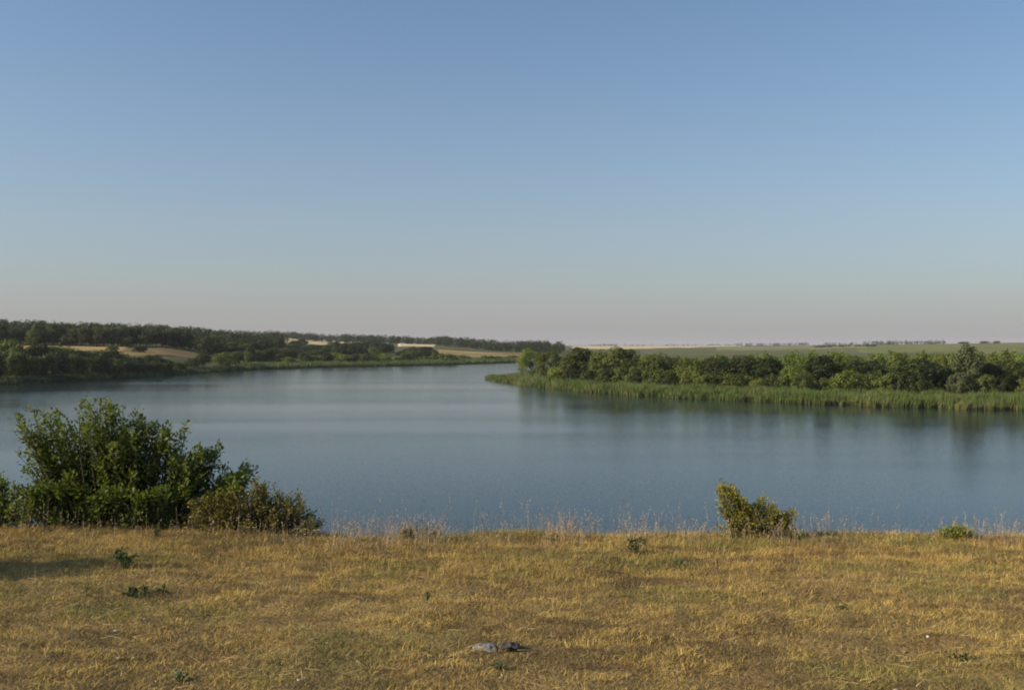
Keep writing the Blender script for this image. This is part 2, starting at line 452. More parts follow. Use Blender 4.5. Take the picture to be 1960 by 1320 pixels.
def crown_arrays(r, style, n_cl, n_lf, Hh, Wd, leaf, low=-0.75):
    """leaf clumps set unevenly through a crown volume"""
    th = r.uniform(0, 2 * math.pi, n_cl)
    vz = r.uniform(low, 1.0, n_cl)
    rr = r.uniform(0.45, 1.0, n_cl) ** 0.6
    hor = np.sqrt(np.clip(1 - vz ** 2, 0, 1))
    lob = 1 + 0.22 * np.sin(th * 2 + r.uniform(0, 6)) + 0.14 * np.sin(th * 5 + r.uniform(0, 6))
    z0 = {'round': 0.50, 'willow': 0.50, 'tall': 0.52, 'shrub': 0.45, 'open': 0.56}[style]
    zs = {'round': 0.46, 'willow': 0.47, 'tall': 0.45, 'shrub': 0.50, 'open': 0.38}[style]
    C = np.column_stack([np.cos(th) * hor * rr * lob * Wd * 0.42, np.sin(th) * hor * rr * lob * Wd * 0.42, (z0 + zs * vz * rr) * Hh])
    C[:, 2] += r.normal(0, 0.03 * Hh, n_cl)
    hi = np.sort(C[:, 2])[-2 if n_cl > 30 else -1]; C[:, 2] *= 0.90 * Hh / hi; C[:, 2] = np.minimum(C[:, 2], 0.93 * Hh)
    wd_ = np.percentile(np.hypot(C[:, 0], C[:, 1]), 92); C[:, :2] *= 0.38 * Wd / wd_
    cr = r.uniform(0.10, 0.19, n_cl) * Wd * {'open': 0.85}.get(style, 1.0)
    tone = r.uniform(-0.18, 0.18, n_cl)
    idx = np.repeat(np.arange(n_cl), n_lf)
    n = len(idx)
    d = unit(r.normal(size=(n, 3)) + np.array([0, 0, 0.35]))
    rad_ = r.uniform(0.35, 1.0, n) ** 0.5
    P = C[idx] + d * (cr[idx] * rad_)[:, None] * np.array([1, 1, 0.85])
    ctr = np.array([0, 0, z0 * Hh])
    outw = unit(P - ctr)
    nrm_ = unit(d * 0.8 + outw * 0.6 + r.normal(size=(n, 3)) * 0.55)
    if style == 'willow':
        along = unit(np.array([0, 0, -1.0]) + outw * 0.35 + r.normal(size=(n, 3)) * 0.25)
        L = r.uniform(0.9, 1.7, n) * leaf; W = r.uniform(0.28, 0.5, n) * leaf
    else:
        along = unit(np.cross(nrm_, r.normal(size=(n, 3))) + np.array([0, 0, 0.25]))
        L = r.uniform(0.65, 1.25, n) * leaf; W = r.uniform(0.5, 0.85, n) * leaf
    P[:, 2] = np.maximum(P[:, 2], 0.05)
    shade = 0.5 + tone[idx] + r.normal(0, 0.17, n)
    return leaf_quads(P, nrm_, along, L, W, shade), C

def tree_proto(style, seed, Hh=8.0, Wd=7.0, n_cl=62, n_lf=86, leaf=0.38):
    r = np.random.default_rng(seed)
    (V, Q, C), cl = crown_arrays(r, style, n_cl, n_lf, Hh, Wd, leaf)
    crown = mesh("crown_" + style, V, Q, M_MID, C)
    parts = []
    zt = (0.62 if style != 'shrub' else 0.4) * Hh
    bend = r.normal(0, 0.25, (5, 2)); bend[0] = 0
    path = np.column_stack([np.cumsum(bend[:, 0]) * 0.6, np.cumsum(bend[:, 1]) * 0.6, np.linspace(-0.4, zt, 5)])
    parts.append(tube(path, 0.20, 0.07, 6))
    for c in cl[:: max(1, n_cl // 16)]:
        i = int(np.clip(c[2] / zt * 3, 1, 3)); b0 = path[i]
        mid = b0 * 0.5 + c * 0.5 + np.array([0, 0, 0.25])
        parts.append(tube(np.stack([b0, mid, c]), 0.07, 0.02, 4))
    Vt, Qt = join(parts)
    return mesh("trunk_" + style, Vt, Qt, M_BARK, smooth=True), crown, Hh, Wd

PROTO = {
    'round': [tree_proto('round', s) for s in (1, 2, 3, 4)],
    'willow': [tree_proto('willow', s, n_lf=70) for s in (5, 6, 7)],
    'tall': [tree_proto('tall', s, 9.0, 5.0) for s in (8, 9)],
    'shrub': [tree_proto('shrub', s, 4.0, 5.2, 40, 60, 0.34) for s in (10, 11, 12)],
    'open': [tree_proto('open', s, 9.0, 7.5, 46, 60, 0.40) for s in (13, 14)],
}
def plant_tree(kind, style, mat, x, y, height, width, label, group=None, cat="tree", r=rng, sink=0.0):
    tr, cr, Hh, Wd = PROTO[style][int(r.integers(len(PROTO[style])))]
    e = empty(kind, (x, y, H1(x, y) - sink))
    sz = height / Hh; sx = width / Wd
    e.scale = (sx, sx * float(r.uniform(0.85, 1.1)), sz)
    e.rotation_euler = (0, 0, float(r.uniform(0, 6.28)))
    tag(e, label, cat, group)
    obj("trunk", tr, e)
    c = obj("crown", cr, e)
    c.material_slots[0].link = 'OBJECT'
    c.material_slots[0].material = mat
    return e

def tree_at(kind, style, mat, u, top_y, wpx, Y, label, group=None, cat="tree", hmin=1.2):
    """tree in photo column u whose top reaches photo row top_y, width wpx px, standing at depth Y"""
    x, y, z = at(u, Y)
    ztop = CAM_Z - (top_y - HY) / F * Y
    h = max(hmin, ztop - z)
    return plant_tree(kind, style, mat, x, y, h, wpx / F * Y * 1.12, label, group, cat)

def size_word(h, lo, hi): return "low" if h < lo else ("tall" if h > hi else "mid-sized")
TONE = {M_DEEP.name: "dark", M_MID.name: "mid-green", M_LIME.name: "lime green", M_SILVER.name: "silvery"}
SHAPE = {'round': "rounded", 'willow': "drooping", 'tall': "upright", 'shrub': "bushy", 'open': "loose-crowned"}
def relabel(e, style, mat, noun, where, lo, hi):
    e["label"] = f"{size_word(e.scale[2] * PROTO[style][0][2], lo, hi)} {TONE[mat.name]} {SHAPE[style] + ' ' if style != 'shrub' else ''}{noun} {where}"
def beside(u, marks, prep="behind"):
    m = min(marks, key=lambda k: abs(k[0] - u)); d = u - m[0]
    side = f"straight {prep}" if abs(d) < 7 else (f"{prep} and left of" if d < 0 else f"{prep} and right of")
    return f"{side} the {m[1]}"
R_MARKS = [(1018, "spit's end willow"), (1052, "second willow of the spit"), (1112, "tall narrow spit tree"), (1188, "broad domed spit tree"), (1256, "broad dome's round neighbour"),
           (1322, "light mid-bank willow"), (1372, "light willow's dark neighbour"), (1420, "broad dark mid-bank tree"), (1470, "dark upright mid-bank tree"), (1522, "pale hanging willow"),
           (1574, "dark pointed tree"), (1617, "lone light green shrub"), (1684, "low bright bush"), (1758, "broad dark spreading tree"), (1802, "silvery tree's left neighbour"),
           (1852, "tall silvery tree"), (1892, "silvery tree's right neighbour"), (1932, "green right-edge tree"), (1975, "right edge tree"), (2060, "off-picture right-edge tree")]
L_MARKS = [(-120, "outermost left tree"), (-50, "off-picture left-edge tree"), (20, "large left edge tree"), (74, "second dark waterside tree"), (132, "stubble strip's waterside tree"), (205, "grove's right end tree"),
           (293, "lone tan-meadow tree"), (345, "small meadow-foot bush")]

# ---- right bank, front row: trees told apart in the photograph
def spit_y(u): return float(np.interp(u, *S_SPIT))
RB = "right bank trees"
front = [
    ("willow_tree", 'willow', M_LIME, 1018, 666, 58, 46, "pale green rounded willow at the very tip of the wooded spit"),
    ("willow_tree", 'willow', M_MID, 1052, 668, 62, 38, "domed willow just right of the spit's end tree"),
    ("broadleaf_tree", 'tall', M_MID, 1112, 664, 58, 36, "tall narrow tree behind the yellow-green shrub near the spit's tip"),
    ("shrub", 'shrub', M_LIME, 1066, 704, 40, 26, "bright yellow-green shrub low among the spit's end trees"),
    ("broadleaf_tree", 'round', M_MID, 1148, 671, 46, 30, "slim tree between the tall spit tree and the broad dome"),
    ("broadleaf_tree", 'round', M_MID, 1188, 666, 92, 28, "broad domed tree, largest near the spit's end"),
    ("shrub", 'shrub', M_MID, 1218, 705, 44, 20, "rounded bush at the foot of the broad domed spit tree"),
    ("broadleaf_tree", 'round', M_MID, 1256, 678, 70, 26, "round green tree right of the broad domed spit tree"),
    ("willow_tree", 'willow', M_LIME, 1322, 682, 62, 24, "light green willow near the middle of the right bank"),
    ("broadleaf_tree", 'round', M_DEEP, 1372, 683, 66, 26, "dark round tree right of the light willow, mid right bank"),
    ("broadleaf_tree", 'round', M_DEEP, 1420, 681, 74, 28, "broad very dark tree in the middle of the right bank"),
    ("broadleaf_tree", 'tall', M_DEEP, 1470, 683, 52, 26, "dark upright tree left of the hanging pale willow"),
    ("willow_tree", 'willow', M_LIME, 1522, 693, 72, 20, "pale hanging willow in front of dark trees, right bank"),
    ("broadleaf_tree", 'tall', M_DEEP, 1574, 679, 44, 26, "dark pointed tree right of the hanging pale willow"),
    ("shrub", 'shrub', M_LIME, 1617, 712, 44, 14, "light green cone-shaped shrub standing alone in the reeds' edge"),
    ("broadleaf_tree", 'round', M_DEEP, 1640, 690, 62, 28, "dark tree behind the lone light green shrub"),
    ("shrub", 'shrub', M_LIME, 1684, 728, 46, 18, "low bright bush left of the broad dark spreading tree"),
    ("broadleaf_tree", 'round', M_DEEP, 1758, 688, 112, 20, "broad dark spreading tree left of the tall silvery tree"),
    ("broadleaf_tree", 'round', M_DEEP, 1802, 700, 70, 22, "dark low tree squeezed beside the tall silvery tree"),
    ("silver_willow_tree", 'open', M_SILVER, 1852, 659, 78, 20, "tall pale silvery tree rising above the right bank"),
    ("silver_willow_tree", 'shrub', M_SILVER, 1836, 716, 46, 14, "low silvery bush at the foot of the tall pale tree"),
    ("broadleaf_tree", 'round', M_DEEP, 1892, 697, 60, 22, "dark tree right of the tall silvery tree"),
    ("broadleaf_tree", 'round', M_MID, 1932, 690, 66, 24, "green tree near the right edge of the picture"),
    ("broadleaf_tree", 'round', M_DEEP, 1975, 688, 80, 24, "dark tree cut by the right edge of the picture"),
]
for k_, st, m_, u, ty, w, dy, lab in front:
    tree_at(k_, st, m_, u, ty, w, spit_y(u) + dy, lab, cat="bush" if k_ == "shrub" else "tree")
r2 = np.random.default_rng(5)
for u in np.arange(1085, 2060, 27):
    u = u + r2.uniform(-9, 9)
    st, m_ = ['round', 'round', 'tall'][int(r2.integers(3))], [M_DEEP, M_MID, M_MID][int(r2.integers(3))]
    e = tree_at("broadleaf_tree", st, m_, u, float(np.interp(u, [1085, 1250, 1400, 1700, 2100], [676, 686, 690, 693, 690])) + r2.uniform(-5, 8), r2.uniform(42, 66), spit_y(u) + r2.uniform(30, 44),
                "-", "filler trees of the right bank")
    relabel(e, st, m_, "tree", beside(u, R_MARKS), 6.5, 7.6)
for u in np.arange(1100, 2060, 24):
    u = u + r2.uniform(-9, 9)
    m_ = [M_DEEP, M_MID, M_MID][int(r2.integers(3))]
    e = tree_at("shrub", 'shrub', m_, u, float(np.interp(u, [1100, 1400, 2100], [713, 720, 728])) + r2.uniform(-10, 6), r2.uniform(30, 48), spit_y(u) + r2.uniform(14, 24),
                "-", "thicket bushes of the right bank", "bush")
    relabel(e, 'shrub', m_, "undergrowth", beside(u, R_MARKS, "below"), 2.9, 3.6)
for row in range(2):
    for u in np.arange(1215, 2060, 25):
        u = u + r2.uniform(-10, 10)
        st = 'shrub' if r2.random() < 0.5 else 'willow'
        e = tree_at("young_willow", st, M_LIME, u, float(np.interp(u, [1200, 1400, 1600, 2140], [683, 682, 676, 675])) + row * 3 + r2.uniform(-2, 5), r2.uniform(34, 52), spit_y(u) + 78 - row * 22 + r2.uniform(-6, 6),
                    "-", "sunlit young willows behind the right bank")
        relabel(e, st, M_LIME, "back-row willow" if row == 0 else "second-row willow", beside(u, R_MARKS), 7.2, 8.2)

# ---- left shore
r3 = np.random.default_rng(9)
def s_far(u): return float(np.interp(u, *S_FAR))
left_named = [
    ("broadleaf_tree", 'round', M_DEEP, 20, 661, 66, 34, "large dark tree at the left edge of the picture by the water"),
    ("broadleaf_tree", 'round', M_DEEP, 74, 660, 72, 30, "rounded dark tree second from the left edge by the water"),
    ("broadleaf_tree", 'round', M_DEEP, 132, 668, 64, 26, "dark waterside tree in front of the ochre stubble strip"),
    ("broadleaf_tree", 'round', M_DEEP, 205, 670, 62, 22, "dark rounded tree at the right end of the left shore grove"),
    ("shrub", 'shrub', M_MID, 238, 681, 52, 20, "olive bush beside the grove, below the tan meadow"),
    ("broadleaf_tree", 'round', M_DEEP, 293, 679, 48, 16, "single dark round tree against the tan meadow"),
    ("shrub", 'shrub', M_MID, 345, 694, 36, 10, "small green bush at the foot of the tan meadow"),
    ("shrub", 'shrub', M_DEEP, 262, 684, 34, 24, "dark bush between the grove and the lone tan-meadow tree"),
    ("shrub", 'shrub', M_MID, 318, 689, 30, 18, "low bush close right of the lone tan-meadow tree"),
    ("shrub", 'shrub', M_DEEP, 367, 688, 30, 16, "dark bush at the right foot of the tan meadow"),
    ("shrub", 'shrub', M_MID, 215, 662, 24, 105, "small bush breaking the stubble strip's right half"),
    ("shrub", 'shrub', M_DEEP, 268, 664, 30, 92, "dark bush where the stubble strip meets the tan meadow"),
    ("broadleaf_tree", 'round', M_MID, 388, 676, 34, 20, "slim green tree left of the bright rounded willow on the left shore"),
    ("willow_tree", 'willow', M_LIME, 424, 673, 42, 14, "bright rounded willow at the left shore's point"),
    ("broadleaf_tree", 'tall', M_MID, 452, 672, 34, 18, "upright tree right of the bright willow on the left shore"),
]
for k_, st, m_, u, ty, w, dy, lab in left_named:
    tree_at(k_, st, m_, u, ty, w, s_far(u) + dy, lab, cat="bush" if k_ == "shrub" else "tree")
for u in np.arange(-120, 330, 15):
    u = u + r3.uniform(-6, 6)
    m_ = [M_DEEP, M_DEEP, M_MID][int(r3.integers(3))]
    e = tree_at("shrub", 'shrub', m_, u, float(np.interp(u, [-150, 0, 160, 260, 330], [680, 682, 684, 692, 700])) + r3.uniform(-6, 4), r3.uniform(26, 44), s_far(u) + r3.uniform(4, 12),
                "-", "bushes along the left shore", "bush")
    relabel(e, 'shrub', m_, "waterside bush", beside(u, L_MARKS, "below"), 5.2, 6.2)
for u in np.arange(-150, 260, 24):
    u = u + r3.uniform(-9, 9)
    m_ = [M_DEEP, M_DEEP, M_MID][int(r3.integers(3))]
    e = tree_at("broadleaf_tree", 'round', m_, u, float(np.interp(u, [-180, 0, 90, 170, 260], [644, 651, 658, 666, 680])) + r3.uniform(-4, 9), r3.uniform(40, 62), s_far(u) + r3.uniform(20, 46),
                "-", "trees of the left shore grove")
    relabel(e, 'round', m_, "grove tree", beside(u, L_MARKS), 7.5, 9)

# ---- mid shore thicket and shrubs (far side of the lake)
def zone(u, a, b, names):
    return names[int(np.clip((u - a) / (b - a) * len(names), 0, len(names) - 1))]
for i in range(64):
    u = r3.uniform(596, 836); s = r3.uniform(50, 240)
    ty = float(np.interp(u, [596, 640, 700, 790, 836], [670, 655, 652, 658, 672])) + r3.uniform(0, 9) + (8 if s < 110 else 0)
    st, m_ = ['round', 'tall', 'round'][int(r3.integers(3))], [M_DEEP, M_DEEP, M_DEEP, M_MID][int(r3.integers(4))]
    e = tree_at("broadleaf_tree", st, m_, u, ty, r3.uniform(22, 36), s_far(u) + s, "-", "trees of the far shore thicket", hmin=3.5)
    relabel(e, st, m_, "tree", ("low in front" if s < 110 else "in the midst" if s < 180 else "at the back") + " of the far thicket's " +
            zone(u, 596, 836, ["left end", "left half", "middle left", "centre", "middle right", "right half", "right end"]), 8, 10)
for i in range(64):
    u = r3.uniform(458, 650); s = r3.uniform(26, 270)
    ty = float(np.interp(u, [458, 500, 560, 650], [666, 662, 672, 670])) + r3.uniform(-2, 10)
    m_ = [M_DEEP, M_MID, M_DEEP][int(r3.integers(3))]
    e = tree_at("broadleaf_tree", 'round', m_, u, ty, r3.uniform(20, 36), s_far(u) + s, "-", "scattered trees of the far shore slope", hmin=3.0)
    relabel(e, 'round', m_, "tree", ("near the reeds" if s < 100 else "halfway up" if s < 190 else "high up") + " on the slope, " +
            zone(u, 458, 650, ["nearest the left wood", "left of the wheat field", "below the wheat's left end", "below the wheat's middle", "below the wheat's right end", "touching the far thicket"]), 6.5, 9)
for k, (u, ty, s) in enumerate(((505, 648, 330), (520, 650, 320), (562, 652, 300), (578, 649, 310), (640, 654, 300))):
    tree_at("broadleaf_tree", 'round', M_DEEP, u, ty, 24, s_far(u) + s, ["leftmost", "second", "middle", "fourth", "rightmost"][k] + " dark tree standing out against the pale wheat field", "trees before the wheat field", hmin=3)
for i in range(52):
    u = r3.uniform(470, 985); s = r3.uniform(14, 55)
    m_ = [M_MID, M_DEEP, M_MID, M_LIME][int(r3.integers(4))]
    e = tree_at("shrub", 'shrub', m_, u, float(np.interp(u, [470, 840, 870, 985], [681, 680, 685, 686])) + r3.uniform(-6, 4), r3.uniform(16, 32), s_far(u) + s,
                "-", "bushes along the far shore", "bush", hmin=1.0)
    relabel(e, 'shrub', m_, "bush", ("at the back of" if s > 34 else "close behind") + " the far reeds, " +
            zone(u, 470, 985, ["at the left point", "below the scattered trees", "below the wheat field", "below the thicket's left end", "below the thicket's centre", "below the thicket's right end", "below the tan slope", "at the lake's far end"]), 3.2, 4.6)

# ---- left hillside wood: the front trees singly, the rest as one wood
def front_wood(u): return float(np.interp(u, [-350, 0, 250, 330, 430, 500, 560], [424, 431, 450, 464, 468, 520, 640]))
for i, u in enumerate(np.linspace(-110, 530, 78)):
    u = u + r3.uniform(-6, 6)
    y = front_wood(u) + r3.uniform(2, 32)
    x = (u - CX) / F * y
    st = ['round', 'round', 'tall', 'open', 'shrub'][int(r3.choice(5, p=[.4, .2, .12, .08, .2]))]
    m_ = [M_DEEP, M_MID, M_SILVER][int(r3.choice(3, p=[.66, .29, .05]))]
    e = plant_tree("woodland_tree", st, m_, x, y, r3.uniform(4, 6) if st == 'shrub' else r3.uniform(6.5, 9.6), r3.uniform(6.5, 10), "-", "front trees of the left hillside wood")
    relabel(e, st, m_, "tree at the wood's front edge,", zone(u, -110, 530, ["outside the left edge", "just off the left edge", "at the left edge", "over the stubble strip's left end", "over the stubble strip's left half", "over the stubble strip's middle", "over the stubble strip's right half",
            "over the stubble strip's right end", "over the tan meadow's left end", "over the tan meadow", "over the tan meadow's right end", "above the left shore's bright willow", "above the left shore's point", "at the wood's right end"]), 7, 10)

def wood_mass(name, pts, label, mat, seed, leaf=1.0, n_cl=14, n_lf=12):
    r = np.random.default_rng(seed)
    Vs, Qs, Cs, off = [], [], [], 0
    for (x, y, h, w) in pts:
        (V, Q, C), cl = crown_arrays(r, 'round', n_cl, n_lf, h, w, leaf, -1.0)
        V = V + np.array([x, y, H1(x, y)])
        Vs.append(V); Qs.append(Q + off); Cs.append(np.clip(C + r.uniform(-0.25, 0.25), 0, 1)); off += len(V)
        tv, tq = tube(np.array([[x, y, H1(x, y) - 0.5], [x, y, H1(x, y) + h * 0.5]]), 0.25, 0.12, 4)
        Vs.append(tv); Qs.append(tq + off); Cs.append(np.zeros((len(tv), 3))); off += len(tv)
    o = obj(name, mesh(name, np.concatenate(Vs), np.concatenate(Qs), mat, np.concatenate(Cs)))
    return tag(o, label, None, None, "stuff")

pts = []
for i in range(620):
    u = r3.uniform(-300, 540); d = front_wood(u)
    y = d + 25 + r3.uniform(0, 1) * 300
    if u > 480 and y > 770: continue
    pts.append(((u - CX) / F * y, y, r3.uniform(7.5, 10.5), r3.uniform(8, 12)))
wood_mass("hillside_wood", pts, "dark green wood covering the ridge of the left hillside", M_DEEP, 71, 0.78, 18, 15)
pts = []
for i in range(520):
    u = r3.uniform(505, 1075)
    y = float(np.interp(u, [505, 600, 650, 820, 850, 1000, 1075], [1100, 1090, 1010, 985, 870, 742, 730])) + r3.uniform(0, 150)
    pts.append(((u - CX) / F * y, y, r3.uniform(5.5, 9), r3.uniform(8, 13)))
wood_mass("ridge_wood", pts, "long dark tree belt on the skyline beyond the lake's far end", M_DEEP, 72, 0.85, 12, 12)
for nm, u0, u1, y0, y1, n, h, lab in (
        ("distant_tree_belt", 1408, 1548, 2600, 2640, 60, (6, 9), "thin dark tree belt on the horizon right of the far wheat field"),
        ("distant_tree_belt", 1578, 1642, 2900, 2950, 26, (5, 8), "short faint tree belt in the middle of the right horizon"),
        ("distant_tree_belt", 1652, 1806, 2000, 1850, 70, (5, 9), "dark scrubby belt along the crest of the right field"),
        ("distant_tree_belt", 1130, 1430, 3000, 3000, 60, (3, 6), "faint low tree line along the top of the far wheat field"),
        ("distant_tree_belt", 1560, 1680, 1500, 1560, 34, (2.5, 4), "low hedge line across the pale green field on the right")):
    pts = []
    for i in range(n):
        t = r3.random(); u = u0 + (u1 - u0) * t; y = y0 + (y1 - y0) * t + r3.uniform(-15, 15)
        pts.append(((u - CX) / F * y, y, r3.uniform(*h), r3.uniform(6, 12)))
    wood_mass(nm, pts, lab, M_DEEP, int(u0), 1.3, 8, 8)
for u, w, lab in ((1845, 26, "lone low bush on the right skyline, left of the others"), (1885, 20, "middle one of the lone bushes on the right skyline"), (1908, 14, "small rounded bush on the right skyline nearest the picture edge")):
    y = float(np.interp(u, [1800, 1960], [1800, 1660]))
    plant_tree("shrub", 'shrub', M_DEEP, (u - CX) / F * y, y, 4.2, w / F * y, lab, None, "bush")

# ------------------------------------------------------------------ reeds
def blades(P, Hh, Wd, lean, C0, C1, r, bend=0.35):
    n = len(P)
    th = r.uniform(0, 2 * math.pi, n)
    side = np.column_stack([np.cos(th), np.sin(th), np.zeros(n)])
    ln = lean
    d1 = unit(np.column_stack([ln[:, 0] * 0.5, ln[:, 1] * 0.5, np.ones(n)]))
    d2 = unit(np.column_stack([ln[:, 0] * (1 + bend), ln[:, 1] * (1 + bend), np.full(n, 0.85)]))
    Hc = Hh[:, None]; Wc = Wd[:, None] * 0.5
    m = P + d1 * Hc * 0.5
    t = m + d2 * Hc * 0.5
    V = np.stack([P - side * Wc, P + side * Wc, m + side * Wc * 0.8, m - side * Wc * 0.8, t], 1).reshape(-1, 3)
    b = np.arange(n)[:, None] * 5
    Q = b + np.array([[0, 1, 2, 3]]); T = b + np.array([[3, 2, 4]])
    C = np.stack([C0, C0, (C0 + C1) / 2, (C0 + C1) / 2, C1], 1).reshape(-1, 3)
    return V, Q, T, C

def reed_bed(name, P, Hh, Wd, seed, label, base, tip):
    r = np.random.default_rng(seed); n = len(P)
    lean = r.normal(0, 0.16, (n, 2)) + np.array([0.08, 0.0])
    v = r.uniform(0.7, 1.25, n)[:, None] * (0.8 + 0.5 * fbm(P[:, 0] / 5, P[:, 1] / 5, seed))[:, None]
    y = sstep(0.44, 0.66, fbm(P[:, 0] / 5, P[:, 1] / 5, seed + 5))[:, None] * 0.55 * (r.random((n, 1)) < 0.7)
    b = np.array(base) * v * (1 - y) + np.array([0.20, 0.17, 0.06]) * y
    t = np.array(tip) * v * (1 - y) + np.array([0.20, 0.19, 0.07]) * y
    V, Q, T, C = blades(P, Hh, Wd, lean, b, t, r)
    return tag(obj(name, mesh(name, V, [Q, T], M_REED, C)), label, None, None, "stuff")

r4 = np.random.default_rng(17)
n = 52000
u = r4.uniform(928, 2150, n)
wgt = np.interp(u, [928, 1000, 1100, 1300, 2150], [34, 34, 22, 13, 11])
dy = r4.uniform(0, 1, n) ** 1.25 * wgt - 1.4
Y = np.interp(u, *S_SPIT) + 3.0 * (vnoise(u / 45, 0 * u, 8) - 0.5) + dy + 1.2 * (vnoise(u / 9, 0 * u, 14) - 0.5)
X = (u - CX) / F * Y
Hh = np.interp(u, [928, 960, 1050, 1200, 2150], [0.5, 0.8, 1.45, 1.75, 1.85]) * (0.45 + 0.95 * fbm(X / 2.2, Y / 2.2, 15, 3)) * r4.uniform(0.75, 1.12, n) * np.clip(0.55 + (dy + 1.4) * 0.25, 0, 1)
P = np.column_stack([X, Y, np.maximum(terrain(X, Y), -0.6) - 0.02])
reed_bed("reed_bed", P, Hh + 0.2, r4.uniform(0.05, 0.13, n), 18, "tall green reed belt along the right bank and round the spit", (0.080, 0.092, 0.022), (0.095, 0.140, 0.028))
n = 26000
u = r4.uniform(455, 1000, n)
dy = r4.uniform(0, 1, n) ** 1.2 * 30 - 2
Y = np.interp(u, *S_FAR) + dy
X = (u - CX) / F * Y
P = np.column_stack([X, Y, np.maximum(terrain(X, Y), -0.5)])
reed_bed("reed_bed", P, r4.uniform(1.3, 2.3, n), r4.uniform(0.12, 0.3, n), 19, "thin green reed belt along the far shore", (0.065, 0.095, 0.024), (0.085, 0.135, 0.032))
n = 14000
u = r4.uniform(-200, 460, n)
dy = r4.uniform(0, 1, n) ** 1.2 * np.interp(u, [-200, 200, 330, 460], [7, 9, 16, 14]) - 3
Y = np.interp(u, *S_FAR) + dy
X = (u - CX) / F * Y
P = np.column_stack([X, Y, np.maximum(terrain(X, Y), -0.5)])
reed_bed("reed_bed", P, r4.uniform(0.9, 1.9, n), r4.uniform(0.10, 0.24, n), 20, "dark reed fringe at the waterline below the left shore grove", (0.032, 0.05, 0.016), (0.05, 0.085, 0.022))  # reed colour set darker than the other belts; this shore's shade is painted in

# ------------------------------------------------------------------ foreground grass
STRAW = np.array([0.59, 0.41, 0.105]); TANG = np.array([0.54, 0.355, 0.110]); BROWN = np.array([0.22, 0.14, 0.060]); GREEN = np.array([0.25, 0.25, 0.055])
PALEG = np.array([0.50, 0.38, 0.20])
def grass_layer(name, n, y0, y1, hl, wl, seed, label, flat=0.9, density=None, pale=0.0, margin=1.6):
    r = np.random.default_rng(seed)
    Y = y0 + (y1 - y0) * r.random(n)
    X = r.uniform(-1, 1, n) * (Y * 0.535 + margin)
    # keep an even count per square metre
    keep = r.random(n) < (Y * 0.535 + margin) / (y1 * 0.535 + margin)
    tuft = fbm(X / 0.22, Y / 0.22, seed + 3, 3)
    keep &= r.random(n) < np.clip((tuft - 0.22) * 2.4, 0.38, 1)
    if density is not None: keep &= r.random(n) < density(X, Y)
    X, Y, tuft = X[keep], Y[keep], tuft[keep]; n = len(X)
    Z = terrain(X, Y) - 0.004
    big = fbm(X / 1.6, Y / 1.0, 61); med = fbm(X / 0.34, Y / 0.2, 67, 3)
    g = sstep(0.50, 0.68, fbm(X / 1.3 + 9, Y / 0.8, 71)) * 0.75 + sstep(-2.0, -5, X) * sstep(11.3, 9.5, Y) * sstep(7.2, 8.6, Y) * 0.35
    g = np.clip(g, 0, 0.9) * (r.random(n) < 0.75)
    br = np.clip(sstep(0.50, 0.32, med) * 0.85 + sstep(0.5, 0.36, fbm(X / 0.4 + 5, Y / 0.2, 69, 3)) * 0.5, 0, 0.92)
    c = STRAW[None] * (1 - big[:, None]) + TANG[None] * big[:, None]
    c = c * (1 - br[:, None]) + BROWN * br[:, None]
    c = c * (1 - g[:, None]) + GREEN * g[:, None]
    pl = (r.random(n) < 0.07 + pale)[:, None]
    c = np.where(pl, PALEG * (0.8 + 0.3 * r.random((n, 1))), c)
    c = c * (r.uniform(0.62, 1.25, n) * (0.62 + 0.76 * fbm(X / 0.13, Y / 0.08, 77, 2)))[:, None]
    Hh = r.uniform(*hl, n) * (0.75 + 0.5 * tuft) * (0.75 + 0.6 * fbm(X / 0.9, Y / 0.9, 73))
    W = r.uniform(*wl, n)
    ln = r.normal(0, flat, (n, 2)) + np.array([0.25, 0.0])
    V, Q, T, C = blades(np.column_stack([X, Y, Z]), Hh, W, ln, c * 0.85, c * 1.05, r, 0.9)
    return tag(obj(name, mesh(name, V, [Q, T], M_GRASS, C)), label, None, None, "stuff")

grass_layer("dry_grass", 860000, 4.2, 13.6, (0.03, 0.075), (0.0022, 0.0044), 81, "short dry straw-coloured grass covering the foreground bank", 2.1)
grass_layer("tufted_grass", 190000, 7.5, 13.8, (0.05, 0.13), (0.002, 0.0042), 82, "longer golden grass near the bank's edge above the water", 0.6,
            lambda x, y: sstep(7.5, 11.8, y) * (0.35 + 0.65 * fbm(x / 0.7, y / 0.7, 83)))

# long dead stems lying in the grass
r6 = np.random.default_rng(31)
n = 1500
Y = r6.uniform(4.4, 12.2, n); X = r6.uniform(-1, 1, n) * (Y * 0.53 + 1.4)
th = r6.normal(0, 0.7, n); L = r6.uniform(0.05, 0.20, n)
dx = np.cos(th) * L * np.where(r6.random(n) < 0.5, -1, 1); dyy = np.sin(th) * L
z0_ = terrain(X, Y) + r6.uniform(0.01, 0.04, n); z1_ = terrain(X + dx, Y + dyy) + r6.uniform(0.02, 0.09, n)
w_ = r6.uniform(0.0014, 0.0026, n); px_, py_ = -np.sin(th) * w_, np.cos(th) * w_
V = np.stack([np.column_stack([X - px_, Y - py_, z0_]), np.column_stack([X + px_, Y + py_, z0_ + 0.002]), np.column_stack([X + dx, Y + dyy, z1_])], 1).reshape(-1, 3)
cc = np.array([0.52, 0.38, 0.17]) * r6.uniform(0.6, 1.2, (n, 1))
tag(obj("fallen_straw", mesh("fallen_straw", V, np.arange(3 * n).reshape(-1, 3), M_GRASS, np.repeat(cc, 3, 0))), "long pale dead stems lying across the foreground grass", None, None, "stuff")

